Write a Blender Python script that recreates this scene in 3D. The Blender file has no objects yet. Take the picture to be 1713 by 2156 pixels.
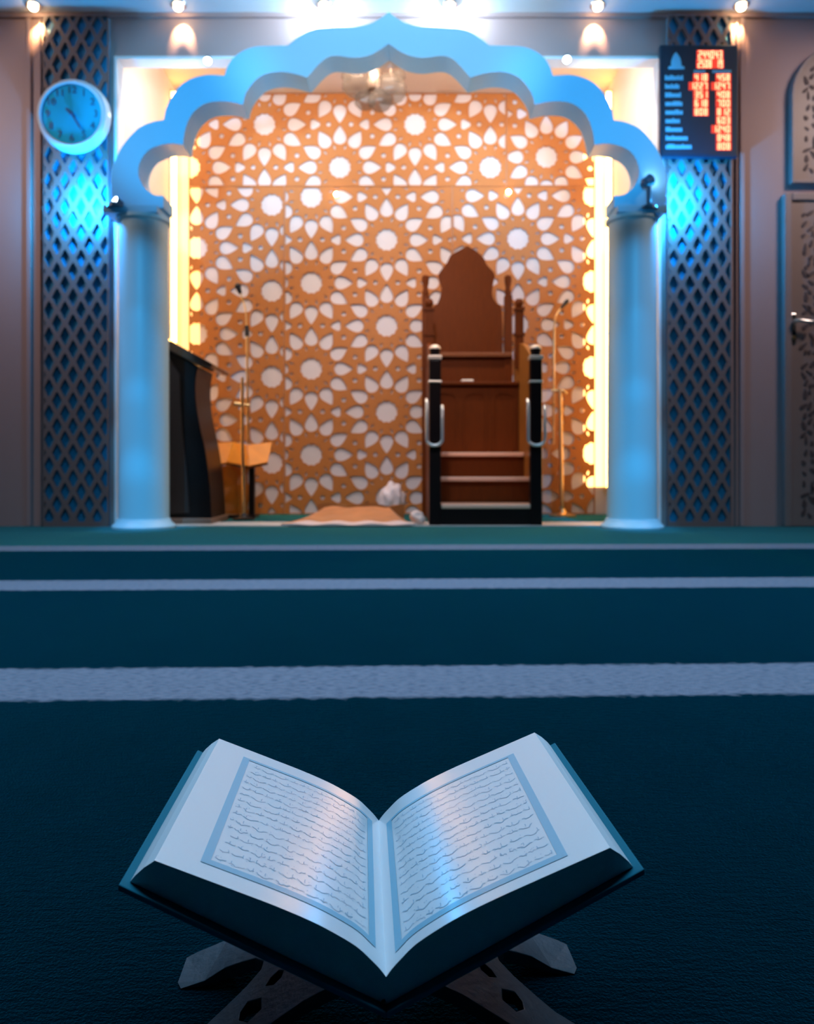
import bpy, bmesh, math, random
from mathutils import Vector, Matrix, noise
from mathutils.geometry import delaunay_2d_cdt
PI = math.pi
sc = bpy.context.scene
col = sc.collection
random.seed(7)

# ------------------------------------------------------------------ camera
CAMZ, F, CX, HY = .36, 1650.0, 856.5, 988.0          # eye height (m), focal length (px), principal column, horizon row
cd = bpy.data.cameras.new('camera'); cam = bpy.data.objects.new('camera', cd); col.objects.link(cam)
cam.location = (0, 0, CAMZ); cam.rotation_euler = (PI/2, 0, 0)
cd.sensor_fit = 'HORIZONTAL'; cd.sensor_width = 36; cd.lens = F/1713*36
cd.shift_y = -90/1713.0; cd.clip_start = .01
cd.dof.use_dof = True; cd.dof.focus_distance = .56; cd.dof.aperture_fstop = 13
sc.camera = cam
# ------------------------------------------------------------------ world, big lights, exposure
sc.view_settings.view_transform = 'Standard'; sc.view_settings.look = 'None'
sc.view_settings.gamma = 1; sc.view_settings.use_curve_mapping = False
sc.view_settings.exposure = 0.0
w = bpy.data.worlds.new('world'); sc.world = w; w.use_nodes = True
w.node_tree.nodes['Background'].inputs[0].default_value = (.10, .30, .60, 1)
w.node_tree.nodes['Background'].inputs[1].default_value = .003
def lamp(name, kind, loc, energy, color, size=.1, target=None, size_y=None, angle=None, blend=.5, parent=None):
    d = bpy.data.lights.new(name, kind); d.energy = energy; d.color = color
    if kind == 'AREA':
        d.size = size
        if size_y: d.shape = 'RECTANGLE'; d.size_y = size_y
    else: d.shadow_soft_size = size
    if kind == 'SPOT' and angle: d.spot_size = math.radians(angle); d.spot_blend = blend
    o = bpy.data.objects.new(name, d); col.objects.link(o); o.location = loc
    if target is not None:
        o.rotation_euler = (Vector(target)-Vector(loc)).to_track_quat('-Z', 'Y').to_euler()
    if parent: o.parent = parent
    return o
# ceiling panel of the prayer hall, bluish white, over the carpet and the book
hl = lamp('hall_ceiling_light', 'AREA', (0, 2.3, 3.2), 80, (.36, .70, 1.06), 4.0, (0, 2.3, 0), 2.0); hl.data.spread = math.radians(105)   # spread narrowed to keep its light off the walls
# unseen blue spots, added in front to tint the arch and its two columns
for nm, cx_ in (('blue_spot_column_west', -1.61), ('blue_spot_column_east', 1.377)):
    for zt, e_ in ((.15, 420), (.60, 380), (1.05, 330), (1.50, 260)):
        lamp(nm, 'SPOT', (cx_, 1.2, 2.4), e_, (.0, .34, .72), .03, (cx_, 4.66, zt), angle=9.5, blend=.9)
for nm, a_, e_, ang_, c_ in (('blue_spot_arch_west', (-1.35, 4.8, 2.5), 430, 27, (.08, .50, .88)), ('blue_spot_arch_peak', (-.12, 4.8, 3.06), 560, 42, (.42, .64, .80)), ('blue_spot_arch_east', (1.11, 4.8, 2.5), 430, 27, (.08, .50, .88))):
    lamp(nm, 'SPOT', (a_[0]*.8, 1.7, 1.95), e_, c_, .08, a_, angle=ang_, blend=.7)
# dim warm fill lights, added out of view to brighten the wall
for x_, tx_ in ((-3.5, -2.5), (3.3, 2.3)):
    wl = lamp('wall_fill_light', 'AREA', (x_, 3.7, 3.2), 8, (1.0, .78, .70), .5, (tx_, 4.95, 1.7), .5); wl.data.spread = math.radians(95)
# warm cove light at the front of the recess ceiling, hidden behind the arch head
lamp('recess_cove_light', 'AREA', (-.12, 5.12, 3.30), 46, (1.0, .80, .62), 2.6, (-.12, 6.2, .5), .12)

# unseen warm spot, added to fill the foot of the recess through the arch
lamp('recess_fill_spot', 'SPOT', (-.1, 2.9, 3.2), 230, (1.0, .78, .72), .12, (-.1, 6.2, .75), angle=44, blend=.9)

# ------------------------------------------------------------------ helpers
def P(px, py, Y):                                      # the point at distance Y seen at a place of the photograph
    return Vector(((px-CX)*Y/F, Y, CAMZ-(py-HY)*Y/F))
def mat(name, color, rough=.5, metal=0, emit=None, strength=0, var=.0, vscale=8, coat=0, sheen=0, bump=0, bscale=60, trans=0, alpha=1, stretch=None):
    m = bpy.data.materials.new(name); m.use_nodes = True; nt = m.node_tree; b = nt.nodes['Principled BSDF']
    b.inputs['Base Color'].default_value = (*color, 1); b.inputs['Roughness'].default_value = rough
    b.inputs['Metallic'].default_value = metal
    b.inputs['Coat Weight'].default_value = coat; b.inputs['Sheen Weight'].default_value = sheen
    b.inputs['Transmission Weight'].default_value = trans; b.inputs['Alpha'].default_value = alpha
    tc = nt.nodes.new('ShaderNodeTexCoord'); mp = nt.nodes.new('ShaderNodeMapping')
    nt.links.new(tc.outputs['Object'], mp.inputs[0])
    if stretch: mp.inputs['Scale'].default_value = stretch
    if var:
        n = nt.nodes.new('ShaderNodeTexNoise'); n.inputs['Scale'].default_value = vscale; n.inputs['Detail'].default_value = 5
        nt.links.new(mp.outputs[0], n.inputs['Vector'])
        r = nt.nodes.new('ShaderNodeMapRange'); r.inputs[3].default_value = 1-var; r.inputs[4].default_value = 1+var
        nt.links.new(n.outputs[0], r.inputs[0])
        mx = nt.nodes.new('ShaderNodeMix'); mx.data_type = 'RGBA'; mx.blend_type = 'MULTIPLY'; mx.inputs[0].default_value = 1
        mx.inputs[6].default_value = (*color, 1); nt.links.new(r.outputs[0], mx.inputs[7])
        nt.links.new(mx.outputs[2], b.inputs['Base Color'])
    if bump:
        n = nt.nodes.new('ShaderNodeTexNoise'); n.inputs['Scale'].default_value = bscale; n.inputs['Detail'].default_value = 4
        nt.links.new(mp.outputs[0], n.inputs['Vector'])
        bp = nt.nodes.new('ShaderNodeBump'); bp.inputs['Strength'].default_value = bump; bp.inputs['Distance'].default_value = .004
        nt.links.new(n.outputs[0], bp.inputs['Height']); nt.links.new(bp.outputs[0], b.inputs['Normal'])
    if emit:
        b.inputs['Emission Color'].default_value = (*emit, 1); b.inputs['Emission Strength'].default_value = strength
    return m
def smooth(o, ang=40):
    for p in o.data.polygons: p.use_smooth = True
    try: o.data.set_sharp_from_angle(angle=math.radians(ang))
    except Exception: pass
def add_box(bm, x0, x1, y0, y1, z0, z1):
    v = [bm.verts.new(c) for c in ((x0,y0,z0),(x1,y0,z0),(x1,y1,z0),(x0,y1,z0),(x0,y0,z1),(x1,y0,z1),(x1,y1,z1),(x0,y1,z1))]
    for f in ((0,3,2,1),(4,5,6,7),(0,1,5,4),(1,2,6,5),(2,3,7,6),(3,0,4,7)): bm.faces.new([v[i] for i in f])
def add_prism(bm, pts, a0, a1, axis='Y'):               # outline extruded along an axis; pts are (x,z) for Y, (y,z) for X, (x,y) for Z
    def q(p, a): return {'Y': (p[0], a, p[1]), 'X': (a, p[0], p[1]), 'Z': (p[0], p[1], a)}[axis]
    flat_sheet(bm, pts, [], lambda x, z, d: Vector(q((x, z), a0+d)), a1-a0)
def add_lathe(bm, prof, c=(0,0,0), seg=40, axis='Z'):  # prof: (r, h)
    rings = []
    for r, h in prof:
        ring = []
        for i in range(seg):
            a = 2*PI*i/seg; x, y = r*math.cos(a), r*math.sin(a)
            p = {'Z': (x, y, h), 'Y': (x, h, y), 'X': (h, x, y)}[axis]
            ring.append(bm.verts.new((p[0]+c[0], p[1]+c[1], p[2]+c[2])))
        rings.append(ring)
    for a, b in zip(rings, rings[1:]):
        for i in range(seg): bm.faces.new((a[i], a[(i+1) % seg], b[(i+1) % seg], b[i]))
    bm.faces.new(rings[0][::-1]); bm.faces.new(rings[-1])
def add_tube(bm, pts, r, seg=10):
    pts = [Vector(p) for p in pts]; rings = []; up = Vector((0.3, .9, .2)).normalized()
    for i, p in enumerate(pts):
        d = (pts[min(i+1, len(pts)-1)]-pts[max(i-1, 0)]).normalized()
        s = d.cross(up)
        if s.length < .05: s = d.cross(Vector((1, 0, 0)))
        s.normalize(); t = s.cross(d).normalized()
        rr = r[i] if isinstance(r, (list, tuple)) else r
        rings.append([bm.verts.new(p+s*rr*math.cos(2*PI*k/seg)+t*rr*math.sin(2*PI*k/seg)) for k in range(seg)])
    for a, b in zip(rings, rings[1:]):
        for i in range(seg): bm.faces.new((a[i], a[(i+1) % seg], b[(i+1) % seg], b[i]))
    bm.faces.new(rings[0][::-1]); bm.faces.new(rings[-1])
def curve_pts(ctrl, n=8):                               # Catmull-Rom through control points
    C = [Vector(c) for c in ctrl]; C = [2*C[0]-C[1]]+C+[2*C[-1]-C[-2]]; out = []
    for i in range(1, len(C)-2):
        for k in range(n):
            t = k/n; a, b, c, d = C[i-1:i+3]
            out.append(.5*((2*b)+(c-a)*t+(2*a-5*b+4*c-d)*t*t+(3*b-a-3*c+d)*t**3))
    out.append(C[-2]); return out
def obj(name, bm, m, parent=None, bevel=0, sm=False, loc=None):
    bmesh.ops.recalc_face_normals(bm, faces=bm.faces[:])
    me = bpy.data.meshes.new(name); bm.to_mesh(me); bm.free()
    for k in (m if isinstance(m, (list, tuple)) else [m]): me.materials.append(k)
    o = bpy.data.objects.new(name, me); col.objects.link(o)
    if loc: o.location = loc
    if bevel:
        b = o.modifiers.new('bevel', 'BEVEL'); b.width = bevel; b.segments = 2; b.limit_method = 'ANGLE'
    if sm: smooth(o)
    if parent:
        o.parent = parent
        base = parent
        off = Vector((0, 0, 0))
        while base: off += base.location; base = base.parent
        base = parent; loc_ = False
        while base: loc_ = loc_ or bool(base.get('_local')); base = base.parent
        if not loc_: o.location = -off
    return o
def thing(name, label, cat, loc=(0,0,0), group=None, local=False):
    o = bpy.data.objects.new(name, None); col.objects.link(o); o.location = loc; o.empty_display_size = .05
    o['label'] = label; o['category'] = cat
    if group: o['group'] = group
    if local: o['_local'] = 1
    return o
def tag(o, label, cat, group=None):
    o['label'] = label; o['category'] = cat
    if group: o['group'] = group
    return o
def struct(name, bm, m, parent=None, **k):
    o = obj(name, bm, m, parent, **k)
    if not parent: o['kind'] = 'structure'
    return o
def box(name, m, x0, x1, y0, y1, z0, z1, parent=None, bevel=0):
    bm = bmesh.new(); add_box(bm, x0, x1, y0, y1, z0, z1); return obj(name, bm, m, parent, bevel)
def label_part(o, text): o['label'] = text; return o
def clip(poly, x0, x1, z0, z1):                         # Sutherland-Hodgman against a rectangle
    def cut(pl, ins, inter):
        out = []
        for i, p in enumerate(pl):
            q = pl[i-1]
            if ins(p):
                if not ins(q): out.append(inter(q, p))
                out.append(p)
            elif ins(q): out.append(inter(q, p))
        return out
    def ix(v): return lambda a, b: (v, a[1]+(b[1]-a[1])*(v-a[0])/(b[0]-a[0]))
    def iz(v): return lambda a, b: (a[0]+(b[0]-a[0])*(v-a[1])/(b[1]-a[1]), v)
    for ins, it in ((lambda p: p[0] >= x0, ix(x0)), (lambda p: p[0] <= x1, ix(x1)), (lambda p: p[1] >= z0, iz(z0)), (lambda p: p[1] <= z1, iz(z1))):
        poly = cut(poly, ins, it)
        if len(poly) < 3: return []
    return poly
def area(p): return abs(sum(p[i-1][0]*p[i][1]-p[i][0]*p[i-1][1] for i in range(len(p))))/2
def flat_sheet(bm, outer, holes, fn, thick):            # sheet with real holes; fn(x, z, d) places a point at depth d
    co, faces = [], []
    for lp in [outer]+holes:
        if sum(lp[i-1][0]*lp[i][1]-lp[i][0]*lp[i-1][1] for i in range(len(lp))) < 0: lp = lp[::-1]
        k = len(co); co += [Vector((p[0], p[1])) for p in lp]; faces.append(list(range(k, k+len(lp))))
    V, E_, Fc, _, _, OF = delaunay_2d_cdt(co, [], faces, 1, 1e-6)
    tri = [f for f, o in zip(Fc, OF) if o == [0]]
    A = [bm.verts.new(fn(v.x, v.y, 0)) for v in V]; B = [bm.verts.new(fn(v.x, v.y, thick)) for v in V]
    ed = {}
    for f in tri:
        bm.faces.new([A[i] for i in f]); bm.faces.new([B[i] for i in f[::-1]])
        for i in range(3):
            e = (f[i], f[(i+1) % 3]); k = tuple(sorted(e)); ed.setdefault(k, []).append(e)
    for k, l in ed.items():
        if len(l) == 1: i, j = l[0]; bm.faces.new((A[i], B[i], B[j], A[j]))
    bmesh.ops.delete(bm, geom=[v for v in bm.verts if not v.link_faces], context='VERTS')
def pierced(name, outer, holes, y0, thick, m, parent=None):
    bm = bmesh.new(); flat_sheet(bm, outer, holes, lambda x, z, d: Vector((x, y0+d, z)), thick)
    return obj(name, bm, m, parent)
def text_bm(txt, size, thick=.001):
    cu = bpy.data.curves.new('tmp', 'FONT'); cu.body = txt; cu.size = size; cu.extrude = thick; cu.align_x = 'CENTER'; cu.align_y = 'CENTER'
    t = bpy.data.objects.new('tmp', cu); col.objects.link(t)
    dg = bpy.context.evaluated_depsgraph_get(); me = bpy.data.meshes.new_from_object(t.evaluated_get(dg))
    bpy.data.objects.remove(t); bm = bmesh.new(); bm.from_mesh(me); bpy.data.meshes.remove(me); return bm
def join_bm(dst, src, fn):
    mp = {}
    for v in src.verts: mp[v] = dst.verts.new(fn(v.co))
    for f in src.faces:
        try: dst.faces.new([mp[v] for v in f.verts])
        except ValueError: pass
    src.free()

# ------------------------------------------------------------------ materials
WALL = mat('painted_wall', (.40, .26, .25), .55, var=.06, vscale=3, bump=.05, bscale=80)
WHITE = mat('white_plaster', (.78, .76, .78), .6, var=.03)
CREAM = mat('cream_plaster', (.82, .74, .66), .6, var=.03)
ARCH = mat('pale_blue_arch_paint', (.28, .62, .90), .45, var=.02)
COLUMN = mat('pale_column_paint', (.48, .75, .88), .4)
ORANGE = mat('orange_wood_panel', (.44, .16, .034), .55, var=.12, vscale=30, stretch=(1, 1, 6))
BACKING = mat('blue_backing_board', (.02, .26, .48), .4)
LATTICE = mat('brown_grey_lattice', (.19, .13, .125), .6)
DARKWOOD = mat('brown_varnished_wood', (.12, .026, .003), .5, var=.25, vscale=9, stretch=(6, 6, 1))
BLACKWOOD = mat('blackened_wood', (.012, .008, .008), .3, var=.2)
AMBERWOOD = mat('golden_wood', (.85, .30, .015), .45, var=.15, vscale=14)
STEEL = mat('brushed_steel', (.75, .74, .72), .25, 1)
BRASS = mat('pale_gold_metal', (.85, .62, .32), .3, 1)
BLACKPLASTIC = mat('black_plastic', (.012, .012, .014), .45)
PAPER = mat('page_paper', (.82, .84, .86), .5, coat=1)
for m_ in (DARKWOOD, BLACKWOOD): m_.node_tree.nodes['Principled BSDF'].inputs['Specular IOR Level'].default_value = .15
PAPER.node_tree.nodes['Principled BSDF'].inputs['Coat Roughness'].default_value = .22

# ------------------------------------------------------------------ floor: green carpet woven with pale rows
def carpet_mat():
    m = bpy.data.materials.new('green_carpet_with_rows'); m.use_nodes = True; nt = m.node_tree; N = nt.nodes; Lk = nt.links
    b = N['Principled BSDF']; b.inputs['Roughness'].default_value = .7
    b.inputs['Sheen Weight'].default_value = 1; b.inputs['Sheen Roughness'].default_value = .33; b.inputs['Sheen Tint'].default_value = (.02, .66, 1.0, 1)
    b.inputs['Specular IOR Level'].default_value = .0
    tc = N.new('ShaderNodeTexCoord'); sx = N.new('ShaderNodeSeparateXYZ'); Lk.new(tc.outputs['Object'], sx.inputs[0])
    def math_(op, a, c):
        n = N.new('ShaderNodeMath'); n.operation = op
        for i, v in enumerate((a, c)):
            if isinstance(v, (int, float)): n.inputs[i].default_value = v
            else: Lk.new(v, n.inputs[i])
        return n.outputs[0]
    nz = N.new('ShaderNodeTexNoise'); nz.inputs['Scale'].default_value = 45; Lk.new(tc.outputs['Object'], nz.inputs['Vector'])
    wob = math_('MULTIPLY', math_('SUBTRACT', nz.outputs[0], .5), .035)
    yy = math_('ADD', math_('SUBTRACT', sx.outputs['Y'], math_('MULTIPLY', sx.outputs['X'], .03)), wob)
    total = None
    for c, hw in ((1.335, .098), (2.468, .105), (3.62, .115)):
        d = math_('ABSOLUTE', math_('SUBTRACT', yy, c), 0)
        r = N.new('ShaderNodeMapRange'); r.inputs[1].default_value = hw-.008; r.inputs[2].default_value = hw+.008
        r.inputs[3].default_value = 1; r.inputs[4].default_value = 0; Lk.new(d, r.inputs[0])
        total = r.outputs[0] if total is None else math_('MAXIMUM', total, r.outputs[0])
    fl = N.new('ShaderNodeTexNoise'); fl.inputs['Scale'].default_value = 9; fl.inputs['Detail'].default_value = 6; Lk.new(tc.outputs['Object'], fl.inputs['Vector'])
    g = N.new('ShaderNodeValToRGB'); g.color_ramp.elements[0].position = .3; g.color_ramp.elements[1].position = .7
    g.color_ramp.elements[0].color = (.0002, .004, .0065, 1); g.color_ramp.elements[1].color = (.0003, .007, .011, 1); Lk.new(fl.outputs[0], g.inputs[0])
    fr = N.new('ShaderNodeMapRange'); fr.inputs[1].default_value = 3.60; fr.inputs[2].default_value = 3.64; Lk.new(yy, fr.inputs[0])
    gm = N.new('ShaderNodeMix'); gm.data_type = 'RGBA'; Lk.new(fr.outputs[0], gm.inputs[0]); Lk.new(g.outputs[0], gm.inputs[6]); gm.inputs[7].default_value = (.045, .15, .125, 1)  # first row's base colour lifted to paint the recess glow on it
    mp = N.new('ShaderNodeMapping'); mp.inputs['Scale'].default_value = (60, 190, 1); Lk.new(tc.outputs['Object'], mp.inputs[0])
    wv = N.new('ShaderNodeTexNoise'); wv.inputs['Scale'].default_value = 1; wv.inputs['Detail'].default_value = 3; Lk.new(mp.outputs[0], wv.inputs['Vector'])
    s = N.new('ShaderNodeValToRGB'); s.color_ramp.elements[0].position = .34; s.color_ramp.elements[1].position = .55
    s.color_ramp.elements[0].color = (.20, .17, .22, 1); s.color_ramp.elements[1].color = (.36, .31, .36, 1); Lk.new(wv.outputs[0], s.inputs[0])
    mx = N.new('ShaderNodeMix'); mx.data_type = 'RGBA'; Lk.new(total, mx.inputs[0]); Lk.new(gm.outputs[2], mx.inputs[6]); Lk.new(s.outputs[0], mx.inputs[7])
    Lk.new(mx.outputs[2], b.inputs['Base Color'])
    pile = N.new('ShaderNodeTexNoise'); pile.inputs['Scale'].default_value = 420; pile.inputs['Detail'].default_value = 2; Lk.new(tc.outputs['Object'], pile.inputs['Vector'])
    bp = N.new('ShaderNodeBump'); bp.inputs['Strength'].default_value = .5; bp.inputs['Distance'].default_value = .004
    Lk.new(math_('ADD', pile.outputs[0], wv.outputs[0]), bp.inputs['Height']); Lk.new(bp.outputs[0], b.inputs['Normal'])
    return m
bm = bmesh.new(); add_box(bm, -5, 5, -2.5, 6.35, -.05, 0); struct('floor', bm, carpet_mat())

# ------------------------------------------------------------------ the setting
XL, XR, YW, YB, ZO, ZN = -1.83, 1.587, 4.95, 6.25, 2.95, 3.36      # opening sides, wall face, recess back, opening top, recess ceiling
bm = bmesh.new(); add_box(bm, -5, XL, YW, YW+.1, 0, 3.6); add_box(bm, XR, 5, YW, YW+.1, 0, 3.6); add_box(bm, XL, XR, YW, YW+.1, ZO, 3.6)
struct('wall_front', bm, WALL)
bm = bmesh.new(); add_box(bm, XL-.1, XL, YW+.1, YB+.1, 0, 3.6); struct('wall_left', bm, CREAM)
bm = bmesh.new(); add_box(bm, XR, XR+.1, YW+.1, YB+.1, 0, 3.6); struct('wall_right', bm, CREAM)
bm = bmesh.new(); add_box(bm, XL, XR, YB, YB+.1, 0, 3.6); struct('wall_back', bm, mat('recess_plaster', (.66, .62, .66), .7))
bm = bmesh.new(); add_box(bm, XL, XR, YW+.1, YB, ZN, ZN+.1); struct('ceiling', bm, CREAM)
# bulkhead over the wall, carrying the downlights
ZB = 3.235
bm = bmesh.new(); add_box(bm, -5, 5, 4.25, YW, ZB, 3.6); struct('ceiling_bulkhead', bm, WHITE)
bm = bmesh.new(); add_box(bm, -5, 5, YW-.02, YW, ZB-.028, ZB); struct('trim_1', bm, WALL)
# white frame round the opening
bm = bmesh.new()
add_box(bm, XL-.014, XL+.004, YW-.012, YW+.10, 0, ZO+.014); add_box(bm, XR-.004, XR+.014, YW-.012, YW+.10, 0, ZO+.014); add_box(bm, XL+.004, XR-.004, YW-.012, YW+.10, ZO-.004, ZO+.014)
struct('trim_2', bm, WHITE)
# pale threshold at the mouth of the recess
bm = bmesh.new(); add_box(bm, XL+.02, XR-.02, 4.93, 5.28, 0, .006); struct('trim_3', bm, mat('pale_threshold', (.62, .60, .58), .6, var=.08))
# slim pilaster strips on the wall beside the lattices
for i, (px, wd) in enumerate(((62, .03), (86, .012), (1549, .012), (1561, .03))):
    X = (px-CX)*.003
    bm = bmesh.new(); add_box(bm, X-wd/2, X+wd/2, YW-.015, YW, 0, ZB-.03); struct('trim_%d' % (4+i), bm, WALL, bevel=.004)

# ------------------------------------------------------------------ scalloped arch on two columns
YA0, YA1, SA = 4.72, 4.92, 4.72/F
outer_l = [(233,437),(233,400),(233,366),(245,330),(262,300),(290,270),(318,257),(344,252),(350,226),(362,202),(380,179),(405,164),(437,157),(472,159),
           (478,141),(490,122),(510,107),(535,98),(568,96),(606,95),(624,80),(645,67),(668,60),(700,57),(742,56),(775,50),(800,38),(818,24)]
inner_l = [(344,437),(344,412),(322,409),(302,392),(291,366),(295,340),(310,318),(335,306),(360,302),(385,305),(388,281),(397,252),(411,232),(431,218),(455,213),(482,214),(511,220),
           (517,197),(531,176),(547,161),(567,153),(592,151),(619,155),(646,163),(656,152),(671,135),(687,122),(706,117),(745,121),(777,116),(799,105),(812,96),(818,92)]
def arch_xz(p): return ((p[0]-CX)*SA, CAMZ+(HY-p[1])*SA)
def mir(p): return (1636-p[0], p[1])
def rounded(pts, corners, n=5):
    out = []; seg = [pts[0]]
    for p in pts[1:]:
        seg.append(p)
        if p in corners or p is pts[-1]:
            c = [Vector((q[0], q[1], 0)) for q in seg]
            out += [(v.x, v.y) for v in (curve_pts(c, n) if len(c) > 2 else c)][:-1]; seg = [p]
    return out+[pts[-1]]
ol = rounded(outer_l, [(233,400),(344,252),(472,159),(606,95)]); il = rounded(inner_l, [(344,412),(385,305),(511,220),(646,163)])
full = ol+[mir(p) for p in ol[::-1]][1:]+[mir(p) for p in il]+il[::-1][1:]
arch = thing('scalloped_arch', 'pale blue scalloped arch spanning the two round columns', 'arch', (-.1, 4.82, 0))
bm = bmesh.new(); add_prism(bm, [arch_xz(p) for p in full], YA0, YA1); obj('arch_body', bm, ARCH, arch, bevel=.006)
COLX = ((303-CX)*4.80/F, (1330-CX)*4.80/F)
ZC = CAMZ+(HY-447)*4.66/F                                # underside of the abacus
for X, side, lbl in ((COLX[0], -1, 'round pale column carrying the left foot of the arch, beside the black lectern'),
                     (COLX[1], 1, 'round pale column carrying the right foot of the arch, beside the wooden pulpit')):
    t = thing('column', lbl, 'column', (X, 4.80, 0), 'columns under the scalloped arch')
    bm = bmesh.new(); add_lathe(bm, [(.150, .03), (.147, 1.0), (.143, 1.7), (.144, ZC-.03)], (X, 4.80, 0), 64); obj('shaft', bm, COLUMN, t, sm=True)
    bm = bmesh.new(); add_lathe(bm, [(.185, .0), (.188, .012), (.180, .026), (.166, .034), (.155, .06)], (X, 4.80, 0), 64); obj('base_ring', bm, COLUMN, t, sm=True)
    bm = bmesh.new(); add_lathe(bm, [(.146, ZC-.03), (.158, ZC-.02), (.158, ZC)], (X, 4.80, 0), 64); obj('necking', bm, COLUMN, t, sm=True)
    ax = (X-.20, X+.125) if side < 0 else (X-.125, X+.17)
    bm = bmesh.new(); add_box(bm, ax[0], ax[1], 4.66, 4.94, ZC, CAMZ+(HY-438)*SA); obj('abacus', bm, ARCH, t, bevel=.005)

# ------------------------------------------------------------------ pierced rosette screen on the recess back
YS = 6.238; SS = YS/F
def blob(c, ang, r0, r1, wd, n=18):                      # drop with its point at r0 and round end at r1, in screen px, z up
    pts = []; Lh = r1-r0
    for k in range(n):
        a = 2*PI*k/n; u = .5-.5*math.cos(a); 
        prof = math.sin(PI*u**.62)**.85 if 0 < u < 1 else 0
        v = (wd/2)*prof*(1 if a < PI else -1)
        x, y = r0+Lh*u, v
        pts.append((c[0]+x*math.cos(ang)-y*math.sin(ang), c[1]+x*math.sin(ang)+y*math.cos(ang)))
    return pts
def ngon(c, r, n, a0=0): return [(c[0]+r*math.cos(a0+2*PI*k/n), c[1]+r*math.sin(a0+2*PI*k/n)) for k in range(n)]
def star12(c, r): return [(c[0]+(r if k % 2 else r*.9)*math.cos(PI*k/12), c[1]+(r if k % 2 else r*.9)*math.sin(PI*k/12)) for k in range(24)]
def rosette_panel(name, x0, x1, yt, yb, ox, oy):         # panel limits and one rosette centre, photograph rows downwards
    pitch, sx_ = 181.0, 158.5
    hs = []
    for i in range(-8, 9):
        for j in range(-9, 10):
            cx = ox+i*sx_; cy = oy+(j+(.5 if i % 2 else 0))*pitch
            if cx < x0-130 or cx > x1+130 or cy < yt-130 or cy > yb+130: continue
            c = (cx, -cy)
            hs.append(star12(c, 24))
            for k in range(12):
                hs.append(blob(c, k*PI/6, 48, 88, 28.5))
                hs.append([(c[0]+a*math.cos(t_)-b_*math.sin(t_), c[1]+a*math.sin(t_)+b_*math.cos(t_)) for t_ in (k*PI/6+PI/12,) for a, b_ in ((37,0),(43,-2.6),(49,0),(43,2.6))])
            for k in (0, 1, 2):
                for s_ in (-1, 1):
                    a = PI/2+k*PI/3+s_*math.radians(14.7)
                    hs.append(ngon((c[0]+93.5*math.cos(a), c[1]+93.5*math.sin(a)), 5.2, 8))
            for a in (0, PI):
                q = (c[0]+105.5*math.cos(a), c[1]); 
                hs.append([(q[0]+(10.5+1.8*math.cos(3*(t_-a)))*math.cos(t_), q[1]+(10.5+1.8*math.cos(3*(t_-a)))*math.sin(t_)) for t_ in [2*PI*k/15 for k in range(15)]])
    m_ = 2.0; out = []
    for h in hs:
        p = clip(h, x0+m_, x1-m_, -yb+m_, -yt-m_)
        if len(p) >= 3 and area(p) > 14: out.append([((a-CX)*SS, CAMZ+(HY+b)*SS) for a, b in p])
    R = [((a-CX)*SS, CAMZ+(HY-b)*SS) for a, b in ((x0, yt), (x1, yt), (x1, yb), (x0, yb))]
    return pierced(name, R, out, YS, .007, ORANGE, screen)
screen = thing('rosette_screen', 'orange wooden screen pierced with twelve-petal rosettes on the recess back wall', 'screen', (-.12, YS, 0))
rosette_panel('screen_panel', 397, 597.5, 393, 1082, 572, 612)
rosette_panel('screen_panel', 598.5, 951.5, 393, 1082, 655, 595)
rosette_panel('screen_panel', 952.5, 1252, 393, 1082, 1090, 502)
rosette_panel('screen_panel', 397, 1065.5, 196, 392, 715, 352)
rosette_panel('screen_panel', 1066.5, 1252, 196, 392, 1150, 330)

# ------------------------------------------------------------------ light strips in the back corners
LED = mat('warm_light_strip', (1, .7, .4), .5, emit=(1, .44, .08), strength=34)
LEDY = 6.10
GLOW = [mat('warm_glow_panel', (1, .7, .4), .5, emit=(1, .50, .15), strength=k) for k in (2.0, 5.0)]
for x0, x1, zt, zb, lbl in ((XL+.012, XL+.032, 3.3, .06, 'glowing warm light strip in the left back corner, behind the black lectern'),
                            (XR-.032, XR-.012, 3.3, .22, 'glowing warm light strip in the right back corner, by the right microphone')):
    t = thing('light_strip', lbl, 'light strip', ((x0+x1)/2, LEDY, 0), 'warm light strips beside the screen')
    box('diffuser', LED, x0, x1, LEDY, LEDY+.012, zb, zt, t)
    fx = (x0-.008, x0-.003) if x0 < 0 else (x1+.003, x1+.008)
    gx = (x0-.008, x0+.165) if x0 < 0 else (x1-.165, x1+.008)
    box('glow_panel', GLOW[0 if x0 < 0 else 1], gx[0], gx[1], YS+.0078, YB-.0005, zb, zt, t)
    box('light_shield', STEEL, fx[0], fx[1], LEDY-.05, YB-.002, zb, zt, t)  # added shield that blocks the strip's light from the side wall
    box('channel', STEEL, x0-.002, x1+.002, LEDY+.012, YB-.002, zb, zt, t)

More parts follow.
